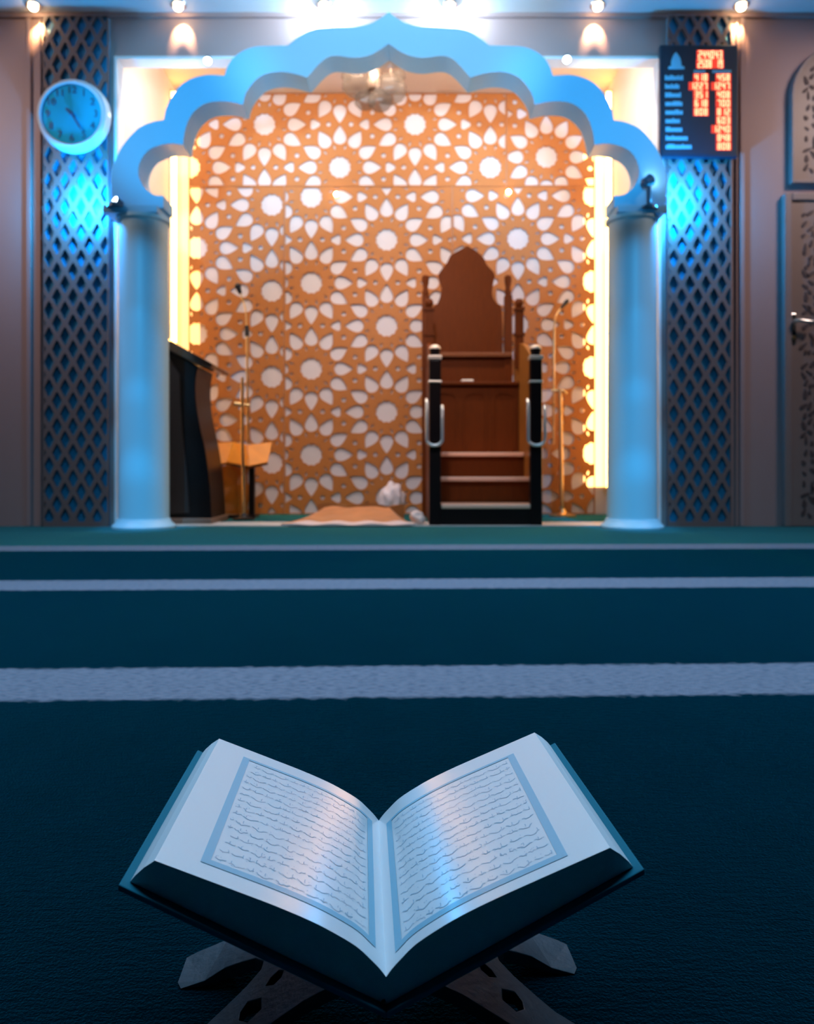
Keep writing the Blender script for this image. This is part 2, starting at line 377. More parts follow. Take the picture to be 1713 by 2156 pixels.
# ------------------------------------------------------------------ lattice panels on the wall
def lattice(px0, px1, ph, lbl):
    x0, x1 = (px0-CX)*.003, (px1-CX)*.003; z0, z1 = .0, 3.205
    t = thing('lattice_panel', lbl, 'lattice', ((x0+x1)/2, YW, 0), 'diamond lattices flanking the arch')
    box('backing_board', BACKING, x0, x1, YW-.012, YW-.0015, z0, z1, t)
    a, b = .1008, .1625; hs = []
    for i in range(-2, 8):
        for j in range(-2, 46):
            cx = x0+ph+(i+(.5 if j % 2 else 0))*a; cz = z1-.06-j*b/2
            d = [(cx-.032, cz), (cx-.010, cz-.045), (cx, cz-.058), (cx+.010, cz-.045), (cx+.032, cz), (cx+.010, cz+.045), (cx, cz+.058), (cx-.010, cz+.045)]
            d = clip(d, x0+.006, x1-.006, z0+.03, z1-.004)
            if len(d) >= 3 and area(d) > 1e-4: hs.append(d)
    pierced('lattice', [(x0, z0), (x1, z0), (x1, z1), (x0, z1)], hs, YW-.034, .016, LATTICE, t)
lattice(96, 232, .036, 'tall brown diamond lattice with blue backing, behind the round wall clock')
lattice(1402, 1535, .036, 'tall brown diamond lattice with blue backing, behind the digital prayer time board')

# ------------------------------------------------------------------ downlights under the bulkhead
BULB = mat('warm_bulb', (1, .9, .7), .4, emit=(1, .72, .38), strength=30)
def downlight(px, power, color, ang, lbl):
    X = (px-CX)*4.85/F
    t = thing('downlight', lbl, 'downlight', (X, 4.85, ZB), 'row of warm downlights over the wall')
    bm = bmesh.new(); add_lathe(bm, [(.047, ZB-.008), (.05, ZB), (.03, ZB+.002)], (X, 4.85, 0), 28); obj('trim_ring', bm, STEEL, t, sm=True)
    bm = bmesh.new(); add_lathe(bm, [(.006, ZB-.034), (.02, ZB-.030), (.028, ZB-.018), (.026, ZB-.006), (.02, ZB+.001)], (X, 4.85, 0), 24); obj('bulb', bm, BULB, t, sm=True)
    l = lamp('beam', 'SPOT' if ang < 100 else 'POINT', (X, 4.86, ZB-.03), power, color, .01, (X, 4.95, 3.105), angle=ang, blend=1)
    l.parent = t; l.location = (0, .01, -.03)
for px, e, c, a, lbl in ((70, 120, (1, .58, .26), 66, 'small warm downlight at the far left, beside the left lattice top'),
                      (375, 120, (1, .60, .29), 66, 'small warm downlight above the left shoulder of the arch'),
                      (682, 78, (.50, .80, 1), 130, 'very bright downlight just left of the arch peak'),
                      (947, 78, (.50, .80, 1), 130, 'very bright downlight just right of the arch peak'),
                      (1258, 120, (1, .60, .29), 66, 'small warm downlight above the right shoulder of the arch'),
                      (1560, 120, (1, .58, .26), 66, 'small warm downlight at the far right, over the digital board edge')):
    downlight(px, e, c, a, lbl)

# ------------------------------------------------------------------ flood lights
LENS = mat('cool_lamp_lens', (.9, .95, 1), .3, emit=(.75, .92, 1), strength=14)
HOUS = mat('dark_blue_lamp_housing', (.012, .09, .17), .4)
def flood(px, py, Y, dirv, scale, lbl, power, color, lpos, group, stem=None):
    c = P(px, py, Y); t = thing('floodlight', lbl, 'floodlight', c, group, local=True)
    q = Vector(dirv).normalized().to_track_quat('Z', 'Y').to_matrix().to_4x4()
    bm = bmesh.new(); add_lathe(bm, [(.018, -.05), (.03, -.045), (.036, -.005), (.04, .012), (.036, .012), (.034, .004)], seg=28)
    bmesh.ops.transform(bm, matrix=q @ Matrix.Scale(scale, 4), verts=bm.verts); obj('housing', bm, HOUS, t, sm=True)
    bm = bmesh.new(); add_lathe(bm, [(.033, .003), (.034, .006), (.02, .010), (.004, .011)], seg=28)
    bmesh.ops.transform(bm, matrix=q @ Matrix.Scale(scale, 4), verts=bm.verts); obj('lens', bm, LENS, t, sm=True)
    if stem:
        bm = bmesh.new(); add_tube(bm, [(0, 0, -.02*scale), (0, .004, stem+.02)], .012); add_lathe(bm, [(.05, stem), (.045, stem+.02), (.02, stem+.034), (.012, stem+.04)], seg=24)
        obj('stand', bm, HOUS, t, sm=True)
    l = lamp('beam', 'POINT', (0, 0, 0), power, color, .03); l.parent = t; l.location = Vector(lpos)-c
    return t
ZA = CAMZ+(HY-438)*SA
flood(243, 425, 4.665, (-.55, -.75, .25), .85, 'small floodlight with white lens on the left column capital', 34, (.02, .42, 1.0), (-1.99, 4.78, 2.02), 'blue floodlights on the capitals', -.036)
flood(1366, 380, 4.67, (.55, .25, .35), .9, 'dark blue floodlight on a stem on the right column capital', 34, (.02, .42, 1.0), (1.66, 4.78, 2.02), 'blue floodlights on the capitals', -.176)
flood(437, 128, 4.90, (.1, -.55, -.6), .7, 'tiny bright white lamp at the opening top, left of the arch', 4.0, (.62, .85, 1), (-1.45, 5.25, 2.80), 'white lamps under the opening head')
flood(1193, 125, 4.90, (-.1, -.55, -.6), .7, 'tiny bright white lamp at the opening top, right of the arch', 4.0, (.62, .85, 1), (1.2, 5.25, 2.80), 'white lamps under the opening head')
for px, py, lbl in ((706, 402, 'tiny bright spot lamp on the screen seam, left of its middle'), (1073, 397, 'tiny bright spot lamp on the screen seam, above the pulpit')):
    c = P(px, py, 6.12); t = thing('spot_lamp', lbl, 'lamp', c+Vector((0, .075, 0)), 'tiny spot lamps on the screen', local=True)
    bm = bmesh.new(); add_lathe(bm, [(.012, .0), (.012, .03), (.02, .03), (.02, .042)], seg=16, axis='Y'); obj('bracket', bm, BRASS, t, sm=True)
    bm = bmesh.new(); add_lathe(bm, [(.004, -.022), (.015, -.016), (.019, -.004), (.014, .0)], seg=16, axis='Y'); obj('bulb', bm, BULB, t, sm=True)

# ------------------------------------------------------------------ wall clock
ck = P(151, 240, 4.84); t = thing('wall_clock', 'round blue-white wall clock hanging on the left lattice', 'clock', ck, local=True)
RIM = mat('glossy_white_clock_rim', (.70, .84, .95), .15, coat=.6); FACE = mat('clock_face', (.02, .60, 1.0), .8, var=.15, vscale=9)
FACE.node_tree.nodes['Principled BSDF'].inputs['Specular IOR Level'].default_value = .1
HAND = mat('dark_blue_hand', (.01, .12, .28), .4)
bm = bmesh.new(); prof = [(.185, -.004), (.196, -.012), (.212, -.006), (.224, .018), (.226, .05), (.21, .07)]
add_lathe(bm, prof+[(.0001, .07)], seg=72, axis='Y'); bmesh.ops.delete(bm, geom=[f for f in bm.faces if len(f.verts) > 10 and f.calc_center_median().y < 0], context='FACES'); obj('rim', bm, RIM, t, sm=True)
bm = bmesh.new(); add_lathe(bm, [(.1875, .002), (.1875, .02)], seg=72, axis='Y'); obj('face', bm, FACE, t, sm=True)
bm = bmesh.new()
for k in range(1, 13):
    a = PI/2-k*PI/6; src = text_bm(str(k), .062)
    join_bm(bm, src, lambda v, a=a: Vector((v.x+.148*math.cos(a), -.0005-v.z, v.y+.148*math.sin(a))))
obj('numerals', bm, HAND, t)
def hand(name, ang, ln, wd, y):
    bm = bmesh.new(); d = Vector((math.cos(ang), 0, math.sin(ang))); n = Vector((-d.z, 0, d.x))
    pts = [d*-.03+n*wd*.6, d*ln*.7+n*wd, d*ln, d*ln*.7-n*wd, d*-.03-n*wd*.6]
    add_prism(bm, [(p.x, p.z) for p in pts], y, y+.002); obj(name, bm, HAND, t)
hand('hour_hand', math.radians(135), .055, .010, -.006); hand('minute_hand', math.radians(-58), .13, .006, -.010)
bm = bmesh.new(); add_lathe(bm, [(.012, -.014), (.012, .003)], seg=20, axis='Y'); obj('pivot', bm, HAND, t)

# ------------------------------------------------------------------ digital prayer time board
YD = 4.875; SD = YD/F
bd = thing('digital_board', 'black digital prayer time board with red figures on the right lattice', 'digital clock', (1.8, YD, 2.3))
def dx(px): return (px-CX)*SD
def dz(py): return CAMZ+(HY-py)*SD
CASE = mat('black_board_case', (.006, .03, .06), .35); GLASS = mat('board_face', (.004, .022, .045), .6)
RED = mat('red_led', (.4, .02, .01), .4, emit=(1, .40, .20), strength=4)
REDGLOW = mat('red_digit_halo', (.25, .01, .005), .4, emit=(1, .06, .03), strength=.9)  # dim red glow behind the digits paints their bloom
PRINT = mat('pale_blue_print', (.16, .62, .92), .5)
box('case', CASE, dx(1389), dx(1553), YD, YW-.036, dz(331), dz(94), bd, bevel=.006)
box('face', GLASS, dx(1394), dx(1548), YD-.002, YD, dz(325), dz(99), bd)
SEG = {'0': 'abcdef', '1': 'bc', '2': 'abged', '3': 'abgcd', '4': 'fgbc', '5': 'afgcd', '6': 'afgedc', '7': 'abc', '8': 'abcdefg', '9': 'abfgcd'}
def digits(txt, x0, x1, y0, y1):
    bm = bmesh.new(); n = len(txt); cw = (x1-x0)/n; h = y1-y0
    for i, ch in enumerate(txt):
        if ch == ' ': continue
        a, b = x0+i*cw+cw*.17, x0+(i+1)*cw-cw*.17; th = 1.3
        R = {'a': (a, b, y0, y0+th), 'g': (a, b, y0+h/2-th/2, y0+h/2+th/2), 'd': (a, b, y1-th, y1), 'f': (a, a+th, y0, y0+h/2), 'e': (a, a+th, y0+h/2, y1), 'b': (b-th, b, y0, y0+h/2), 'c': (b-th, b, y0+h/2, y1)}
        for s in SEG[ch]:
            r = R[s]; add_box(bm, dx(r[0]), dx(r[1]), YD-.006, YD-.004, dz(r[3]), dz(r[2]))
    lab = box('digit_halo', REDGLOW, dx(x0-2), dx(x1+2), YD-.004, YD-.002, dz(y1+1.6), dz(y0-1.6), bd)
    obj('red_digits', bm, RED, lab)
digits('244043', 1468, 1520, 108, 124); digits('2508 19', 1467, 1521, 127, 143)
for k, (a, b) in enumerate((('418', '458'), ('1227', '1247'), ('351', '408'), ('618', '700'), ('808', '812'), (None, '603'), (None, '1240'), (None, '848'), (None, '808'))):
    y0 = 157+k*18.1
    if a: digits(a, 1489-len(a)*9.5, 1489, y0, y0+13.5)
    digits(b, 1536-len(b)*9.5+k*.1, 1536+k*.1, y0, y0+13.5)
for k, wd in enumerate((40, 30, 33, 38, 38, 30, 37, 46, 54)):
    y0 = 158+k*18.1; bm = bmesh.new(); x = 1399+k*.25; end = x+wd
    while x < end-2:                                     # unreadable word: a row of letter-sized strokes
        wl = random.choice((3, 4, 4.5)); add_box(bm, dx(x), dx(min(x+wl, end)), YD-.0035, YD-.002, dz(y0+11), dz(y0+random.choice((1, 3, 3)))); x += wl+.7
    obj('row_label', bm, PRINT, bd)
for x0, x1 in ((1460, 1482), (1499, 1537)):
    bm = bmesh.new(); x = x0
    while x < x1: add_box(bm, dx(x), dx(x+4), YD-.0035, YD-.002, dz(154), dz(148)); x += 5
    obj('column_heading', bm, PRINT, bd)
bm = bmesh.new()                                         # small domed building emblem
add_prism(bm, [(dx(x), dz(y)) for x, y in ((1406,146),(1440,146),(1440,141),(1434,139),(1433,130),(1431,123),(1427,116),(1422,110),(1417,116),(1414,123),(1412,130),(1412,139),(1406,141))], YD-.0035, YD-.002)
obj('emblem', bm, PRINT, bd)

# ------------------------------------------------------------------ door and carved panel at the right
DOORM = mat('door_wood', (.27, .20, .19), .45, var=.06); CARVE = mat('carving_recess', (.085, .055, .055), .7)
def leaves(x0, x1, z0, z1, inside=lambda x, z: True):
    bm = bmesh.new(); rnd = random.Random(3); cxm = (x0+x1)/2; z = z0+.05
    while z < z1-.03:
        for k in range(9):
            x = x0+.03+(cxm-x0-.04)*(k+.5)/9+rnd.uniform(-.012, .012); zz = z+rnd.uniform(-.02, .02); a = rnd.uniform(.3, 2.6); ln = rnd.uniform(.014, .034); wd = rnd.uniform(.006, .011)
            for mxx, aa in ((x, a), (2*cxm-x, PI-a)):
                if not inside(mxx, zz): continue
                pts = [(mxx+ln*math.cos(t_)*math.cos(aa)-wd*math.sin(t_)*(1.2-math.cos(t_)*.5)*math.sin(aa), zz+ln*math.cos(t_)*math.sin(aa)+wd*math.sin(t_)*(1.2-math.cos(t_)*.5)*math.cos(aa)) for t_ in [2*PI*i/10 for i in range(10)]]
                add_prism(bm, pts, YW-.034, YW-.0295)
        z += .062
    return bm
dt = thing('door_1', 'brown carved door at the right edge with a bright lever handle', 'door', (2.8, YW, 0)); dt['kind'] = 'structure'; del dt['category']
DX0, DX1 = (1660-CX)*.003, (1660-CX)*.003+.86
bm = bmesh.new(); add_box(bm, DX0-.047, DX0, YW-.045, YW, 0, 2.09); add_box(bm, DX1, DX1+.047, YW-.045, YW, 0, 2.09); add_box(bm, DX0, DX1, YW-.045, YW, 2.045, 2.09); obj('door_frame', bm, DOORM, dt, bevel=.006)
bm = bmesh.new(); add_box(bm, DX0, DX1, YW-.03, YW, .005, 2.045); obj('door_leaf', bm, DOORM, dt)
obj('carving', leaves(DX0+.035, DX1-.035, .04, 2.02), CARVE, dt)
h = P(1672, 676, 4.90); bm = bmesh.new(); add_box(bm, h.x-.018, h.x+.018, YW-.037, YW-.028, h.z-.14, h.z+.05); obj('handle_plate', bm, STEEL, dt, bevel=.003)
bm = bmesh.new(); add_tube(bm, [(h.x, YW-.03, h.z), (h.x, YW-.075, h.z), (h.x+.02, YW-.082, h.z-.002), (h.x+.10, YW-.082, h.z-.012)], .011); obj('handle', bm, STEEL, dt, sm=True)
bm = bmesh.new(); add_lathe(bm, [(.012, YW-.05), (.012, YW-.03)], (h.x-.003, 0, h.z-.10), 18, 'Y'); obj('lock_cylinder', bm, BRASS, dt, sm=True)
ax0, az0 = (1660-CX)*.003, CAMZ+(HY-390)*.003; acx = ax0+.43
ap = [(ax0, az0), (ax0+.86, az0), (ax0+.86, az0+.55)]+[(acx+.43*math.cos(a), az0+.55+.36*math.sin(a)) for a in [PI*k/20 for k in range(1, 20)]]+[(ax0, az0+.55)]
cp = thing('arched_carving', 'round-topped carved panel on the wall above the door', 'carved panel', (acx, YW, az0))
bm = bmesh.new(); add_prism(bm, ap, YW-.03, YW-.0015); obj('panel', bm, DOORM, cp)
inn = [(acx+(x-acx)*.955, az0+.02+(z-az0)*.955) for x, z in ap]
bm = bmesh.new(); n = len(ap)
for y0, y1 in ((YW-.045, YW-.03),):
    A = [[bm.verts.new((p[0], y, p[1])) for p in L_] for y in (y0, y1) for L_ in (ap, inn)]
    for i in range(n):
        j = (i+1) % n
        bm.faces.new((A[0][i], A[0][j], A[1][j], A[1][i])); bm.faces.new((A[0][i], A[2][i], A[2][j], A[0][j])); bm.faces.new((A[1][i], A[1][j], A[3][j], A[3][i])); bm.faces.new((A[2][i], A[3][i], A[3][j], A[2][j]))
obj('moulding', bm, DOORM, cp, bevel=.003)
obj('carving', leaves(ax0+.05, ax0+.81, az0+.05, az0+.86, lambda x, z: z < az0+.53 or ((x-acx)/.38)**2+((z-az0-.53)/.31)**2 < 1), CARVE, cp)

# ------------------------------------------------------------------ wooden pulpit (minbar)
pul = thing('pulpit', 'dark wooden stepped pulpit with a tall shaped backrest, right of centre', 'pulpit', (.5, 4.98, 0))
POST_GLINT = mat('painted_post_highlight', (.88, .74, .60), .35, .4)  # pale bands and tops paint the lamp highlights on the dark posts
for x0, x1 in ((.140, .215), (.780, .856)):
    xc = (x0+x1)/2; r = .036
    bm = bmesh.new(); add_box(bm, x0, x1, 4.952, 5.02, 0, 1.055); post = obj('newel_post', bm, BLACKWOOD, pul, bevel=.008)
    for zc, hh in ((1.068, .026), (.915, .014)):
        bm = bmesh.new(); add_box(bm, x0-.006, x1+.006, 4.946, 5.026, zc-hh/2, zc+hh/2); label_part(obj('glint', bm, POST_GLINT, post, bevel=.004), 'pale painted collar')
    bm = bmesh.new(); add_lathe(bm, [(.03, 1.08), (.032, 1.10), (.036, 1.118), (.036, 1.13), (.028, 1.14), (.012, 1.147)], (xc, 4.986, 0), 28); obj('finial', bm, BLACKWOOD, post, sm=True)
    bm = bmesh.new(); add_lathe(bm, [(.037, 1.124), (.037, 1.132), (.029, 1.145), (.012, 1.152)], (xc, 4.986, 0), 28); label_part(obj('finial_glint', bm, POST_GLINT, post, sm=True), 'pale painted highlight on the finial')
box('base_panel', BLACKWOOD, .215, .780, 4.965, 4.99, 0, .128, pul)
NOSE = mat('highlight_painted_tread', (.95, .56, .40), .3, coat=.3)  # pale colour paints the bright highlight on the tread nosings
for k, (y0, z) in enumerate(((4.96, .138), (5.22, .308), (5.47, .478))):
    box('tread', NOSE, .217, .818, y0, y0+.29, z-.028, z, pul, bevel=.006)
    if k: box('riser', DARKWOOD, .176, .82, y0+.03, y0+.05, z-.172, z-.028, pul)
# arched riser under the seat
def arched(x0, x1, z0, z1, y):
    box('arched_riser' , DARKWOOD, x0, x1, y, y+.02, z0, z1, pul)
    w3 = (x1-x0)/3
    for i in range(3):
        a, b = x0+i*w3+.02, x0+(i+1)*w3-.02; c = (a+b)/2; hh = (b-a)/2; zs = z1-.05-hh*.6
        pts = [(c+hh*math.cos(t_), zs+hh*.6*math.sin(t_)) for t_ in [PI*k/16 for k in range(17)]]
        inn_ = [(c+(hh-.012)*math.cos(t_), zs+(hh*.6-.012)*math.sin(t_)) for t_ in [PI*k/16 for k in range(17)]]
        bm = bmesh.new(); add_prism(bm, [(b, z0+.02)]+pts+[(a, z0+.02), (a+.012, z0+.02)]+inn_[::-1]+[(b-.012, z0+.02)], y-.008, y); obj('arch_moulding', bm, DARKWOOD, pul)
arched(.178, .818, .478, .975, 5.74); 
box('seat', DARKWOOD, .178, .818, 5.71, 6.06, .975, 1.0, pul, bevel=.006)
box('backrest_rail', mat('rail_wood', (.22, .08, .035), .25, coat=.4), .178, .80, 5.965, 6.0, 1.215, 1.25, pul, bevel=.006)
box('backrest_panel', DARKWOOD, .178, .80, 6.0, 6.03, 1.0, 1.22, pul)
br = [(911,750),(911,655),(920,640),(927,622),(929,605),(924,588),(923,577),(933,563),(941,552),(949,537),(964,528),(973,523),(983,517)]
br2 = [(983,517),(993,523),(1002,528),(1018,543),(1025,558),(1041,577),(1038,596),(1036,622),(1046,640),(1056,653),(1058,750)]
pts = [((x-CX)*6.0/F, CAMZ+(HY-y)*6.0/F) for x, y in [(p.x, p.y) for p in curve_pts([(a, b, 0) for a, b in br], 4)]+[(p.x, p.y) for p in curve_pts([(a, b, 0) for a, b in br2], 4)][1:]]
bm = bmesh.new(); add_prism(bm, pts, 6.0, 6.035); obj('backrest', bm, DARKWOOD, pul, bevel=.006)
for pxa, pxb, py, Y in ((888, 903, 580, 6.02), (1061, 1077, 580, 6.02)):
    a, b = (pxa-CX)*Y/F, (pxb-CX)*Y/F; zt = CAMZ+(HY-py)*Y/F; c = (a+b)/2
    bm = bmesh.new(); add_box(bm, a, b, Y-.03, Y+.03, 0, zt-.16); add_lathe(bm, [(.020, zt-.16), (.026, zt-.13), (.018, zt-.10), (.027, zt-.05), (.027, zt-.01), (.018, zt)], (c, Y, 0), 20); obj('rear_post', bm, DARKWOOD, pul, sm=True)
for pxa, pxb, py, Y in ((893, 913, 630, 5.76), (1083, 1102, 630, 5.76)):
    a, b = (pxa-CX)*Y/F, (pxb-CX)*Y/F; zt = CAMZ+(HY-py)*Y/F; c = (a+b)/2
    bm = bmesh.new(); add_box(bm, a+.005, b-.005, Y-.03, Y+.03, 1.1, zt-.07); add_box(bm, a-.004, b+.004, Y-.036, Y+.036, zt-.085, zt-.065); add_box(bm, a-.004, b+.004, Y-.036, Y+.036, zt-.27, zt-.25)
    add_lathe(bm, [(.018, zt-.066), (.032, zt-.04), (.032, zt-.015), (.022, zt)], (c, Y, 0), 20); obj('arm_post', bm, DARKWOOD, pul, sm=True)
prof = [(5.02, 0), (6.03, 0), (6.03, 1.28)]+[(5.76-.74*k/12, 1.28-.27*(k/12)**1.6) for k in range(13)]
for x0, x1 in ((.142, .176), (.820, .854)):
    bm = bmesh.new(); add_prism(bm, prof, x0, x1, 'X'); obj('side_panel', bm, mat('lit_side_wood', (.34, .13, .02), .45, var=.2, vscale=8) if x0 > .5 else DARKWOOD, pul, bevel=.006)  # right panel's wood painted lighter, as lit by the left strip
CHROME = mat('pale_chrome', (.78, .80, .80), .25, .7)
for xa, xb in ((.124, .222), (.762, .868)):
    c = (xa+xb)/2; r = (xb-xa)/2; zt, zb = .80, .50+r
    pts = [(xa, 4.955, zt), (xa, 4.93, zt-.02), (xa, 4.93, zb)]+[(c-r*math.cos(t_), 4.93, zb-r*.8*math.sin(t_)) for t_ in [PI*k/12 for k in range(1, 12)]]+[(xb, 4.93, zb), (xb, 4.93, zt-.06), (xb, 4.955, zt-.04)]
    bm = bmesh.new(); add_tube(bm, pts, .0105); label_part(obj('grab_handle', bm, CHROME, pul, sm=True), 'pale U-shaped metal handle')
bm = bmesh.new(); add_box(bm, .40, .49, 5.76, 5.86, 1.0015, 1.022); o = obj('folded_cloth', bm, mat('white_cloth', (.8, .78, .76), .8, bump=.3), bevel=.008); tag(o, 'small white folded cloth lying on the pulpit seat', 'cloth')

# ------------------------------------------------------------------ black lectern at the left
YL = 5.12; SLc = YL/F
def lp(x, y): return ((x-CX)*SLc, CAMZ+(HY-y)*SLc)
lec = thing('lectern', 'black curved wooden lectern standing behind the left column', 'lectern', (-1.5, 5.3, 0))
side = [(300,1090),(300,735),(340,728),(416,772),(412,795),(411,825),(414,860),(421,900),(430,940),(437,985),(442,1035),(445,1092)]
edge = [(p.x, p.y) for p in curve_pts([(x, y, 0) for x, y in side[3:]], 5)]
bm = bmesh.new(); add_prism(bm, [lp(*p) for p in side[:3]]+[lp(*p) for p in edge], YL, YL+.40); obj('body', bm, BLACKWOOD, lec, bevel=.006)
bm = bmesh.new(); e2 = [(380, 790), (381, 850), (385, 910), (392, 970), (397, 1030), (400, 1080)]
add_prism(bm, [lp(302,1084), lp(302,745), lp(350,745)]+[lp(*p) for p in e2], YL-.012, YL); label_part(obj('side_inlay', bm, mat('brown_black_inlay', (.03, .015, .012), .4), lec, bevel=.004), 'brown-black inlaid side')
bm = bmesh.new(); add_prism(bm, [lp(300,712), lp(340,705), lp(354,715), lp(451,768), lp(447,776), lp(414,768), lp(352,735), lp(300,735)], YL-.05, YL+.44); obj('reading_top', bm, mat('brown_top', (.07, .035, .022), .22, coat=.6), lec, bevel=.005)
bm = bmesh.new(); add_box(bm, -1.74, -1.265, YL-.05, YL+.44, 0, .042); label_part(obj('plinth', bm, mat('brown_plinth', (.22, .13, .09), .4), lec, bevel=.008), 'lighter brown plinth')

# ------------------------------------------------------------------ golden book stand with dark legs
YK = 5.68; SK = YK/F
stn = thing('book_stand', 'golden folded wooden book stand on dark legs, in front of the left microphone', 'book stand', (-1.2, YK, 0))
def plate(name, a, b, c, d, m, th=.012):
    q = [Vector(v) for v in (a, b, c, d)]; n = (q[1]-q[0]).cross(q[3]-q[0]).normalized()*th
    bm = bmesh.new(); A = [bm.verts.new(v) for v in q]; B = [bm.verts.new(v+n) for v in q]
    bm.faces.new(A); bm.faces.new(B[::-1])
    for i in range(4): bm.faces.new((A[i], B[i], B[(i+1) % 4], A[(i+1) % 4]))
    return obj(name, bm, m, stn, bevel=.003)
a_, b_, c_, d_ = P(437, 982, 5.72), P(478, 975, 5.82), P(523, 983, 5.72), P(563, 975, 5.80)
A_, B_, C_, D_ = P(454, 934, 5.84), P(490, 932, 5.94), P(520, 938, 5.84), P(572, 933, 5.90)
plate('leaf', a_, b_, B_, A_, AMBERWOOD); plate('leaf', b_, c_, C_, B_, AMBERWOOD); plate('leaf', c_, d_, D_, C_, AMBERWOOD)
bm = bmesh.new()
for q0, q1 in ((a_, b_), (b_, c_), (c_, d_)):
    add_tube(bm, [q0+Vector((0, 0, -.006)), q1+Vector((0, 0, -.006))], .007, 8)
obj('bottom_edge', bm, DARKWOOD, stn)
for pxa, pxb, Y in ((447, 455, 5.80), (523, 535, 5.80)):
    a, b = (pxa-CX)*Y/F, (pxb-CX)*Y/F
    bm = bmesh.new(); add_box(bm, a, b, Y, Y+.05, .02, .40); obj('leg', bm, BLACKWOOD, stn, bevel=.004)
bm = bmesh.new(); add_box(bm, P(444,0,5.8).x, P(540,0,5.8).x, 5.74, 5.92, 0, .022); obj('foot_plate', bm, BLACKWOOD, stn, bevel=.005)
def glassy(name, color, fac, rough):
    m = bpy.data.materials.new(name); m.use_nodes = True; nt = m.node_tree; N = nt.nodes
    b = N['Principled BSDF']; b.inputs['Base Color'].default_value = (*color, 1); b.inputs['Roughness'].default_value = rough
    tr = N.new('ShaderNodeBsdfTransparent'); tr.inputs[0].default_value = (*[min(1, c*.4+.6) for c in color], 1)
    mx = N.new('ShaderNodeMixShader'); mx.inputs[0].default_value = fac
    nt.links.new(tr.outputs[0], mx.inputs[1]); nt.links.new(b.outputs[0], mx.inputs[2]); nt.links.new(mx.outputs[0], N['Material Output'].inputs[0]); return m
bm = bmesh.new(); add_box(bm, P(456,0,5.82).x, P(522,0,5.82).x, 5.82, 5.828, .03, .385); label_part(obj('amber_pane', bm, glassy('amber_acrylic', (.60, .22, .02), .55, .3), stn), 'translucent amber pane')

# ------------------------------------------------------------------ microphone stands
def mic_left():
    Y = 5.62; q = lambda x, y, d=0: P(x, y, Y+d)
    t = thing('microphone_stand', 'thin gold microphone stand with gooseneck behind the book stand', 'microphone', (q(515, 988).x, Y, 0), 'microphone stands in the recess')
    b = q(515, 988).x
    bm = bmesh.new(); add_lathe(bm, [(.08, 0), (.08, .012), (.03, .022), (.014, .05)], (b, Y-.035, 0), 28); obj('base', bm, BLACKPLASTIC, t, sm=True)
    bm = bmesh.new(); add_tube(bm, [(b, Y-.035, .04), (b+.002, Y-.05, .30), q(510, 935, -.06), q(510, 795, -.06)], .011); obj('lower_pole', bm, BRASS, t, sm=True)
    bm = bmesh.new(); add_tube(bm, [q(523, 935, -.05), q(521, 850, -.05), q(520, 702, -.05)], .008); obj('upper_pole', bm, BRASS, t, sm=True)
    bm = bmesh.new(); add_tube(bm, [q(493, 851, -.06), q(500, 851, -.06), q(512, 852, -.06), q(526, 853, -.05)], [.016, .016, .007, .009]); obj('clamp', bm, BRASS, t, sm=True)
    bm = bmesh.new(); add_tube(bm, [q(520, 708, -.05), q(519, 686, -.05)], .016, 12); obj('joint', bm, BLACKPLASTIC, t, sm=True)
    bm = bmesh.new(); add_tube(bm, curve_pts([q(519, 688, -.05), q(517, 655, -.05), q(511, 632, -.05), q(504, 614, -.06)], 6), .005); obj('gooseneck', bm, BRASS, t, sm=True)
    bm = bmesh.new(); add_tube(bm, [q(506, 618, -.06), q(502, 608, -.06), q(500, 602, -.06), q(498, 597, -.06)], [.012, .020, .026, .014], 14); obj('microphone', bm, BLACKPLASTIC, t, sm=True)
def mic_right():
    Y = 5.98; q = lambda x, y: P(x, y, Y)
    b = q(1184, 988).x
    t = thing('microphone_stand', 'thin gold microphone stand with gooseneck right of the pulpit', 'microphone', (b, Y, 0), 'microphone stands in the recess')
    bm = bmesh.new(); add_lathe(bm, [(.10, 0), (.10, .012), (.03, .03), (.014, .06)], (b, Y, 0), 28); obj('base', bm, BRASS, t, sm=True)
    bm = bmesh.new(); add_tube(bm, [(b, Y, .04), q(1181, 1030), q(1178, 820)], [.008, .017, .017]); obj('lower_pole', bm, BRASS, t, sm=True)
    bm = bmesh.new(); add_tube(bm, [q(1164, 935), q(1165, 830), q(1166, 690)], .009); obj('upper_pole', bm, BRASS, t, sm=True)
    bm = bmesh.new(); add_tube(bm, [q(1160, 822), q(1170, 822), q(1185, 822), q(1192, 830)], [.010, .009, .009, .014]); obj('clamp', bm, BRASS, t, sm=True)
    bm = bmesh.new(); add_tube(bm, curve_pts([q(1166, 692), q(1169, 668), q(1178, 652), q(1184, 645)], 6), .006); obj('gooseneck', bm, BRASS, t, sm=True)
    bm = bmesh.new(); add_tube(bm, [q(1180, 650), q(1186, 643), q(1192, 636), q(1196, 631)], [.010, .014, .018, .010], 14); obj('microphone', bm, BLACKPLASTIC, t, sm=True)
mic_left(); mic_right()

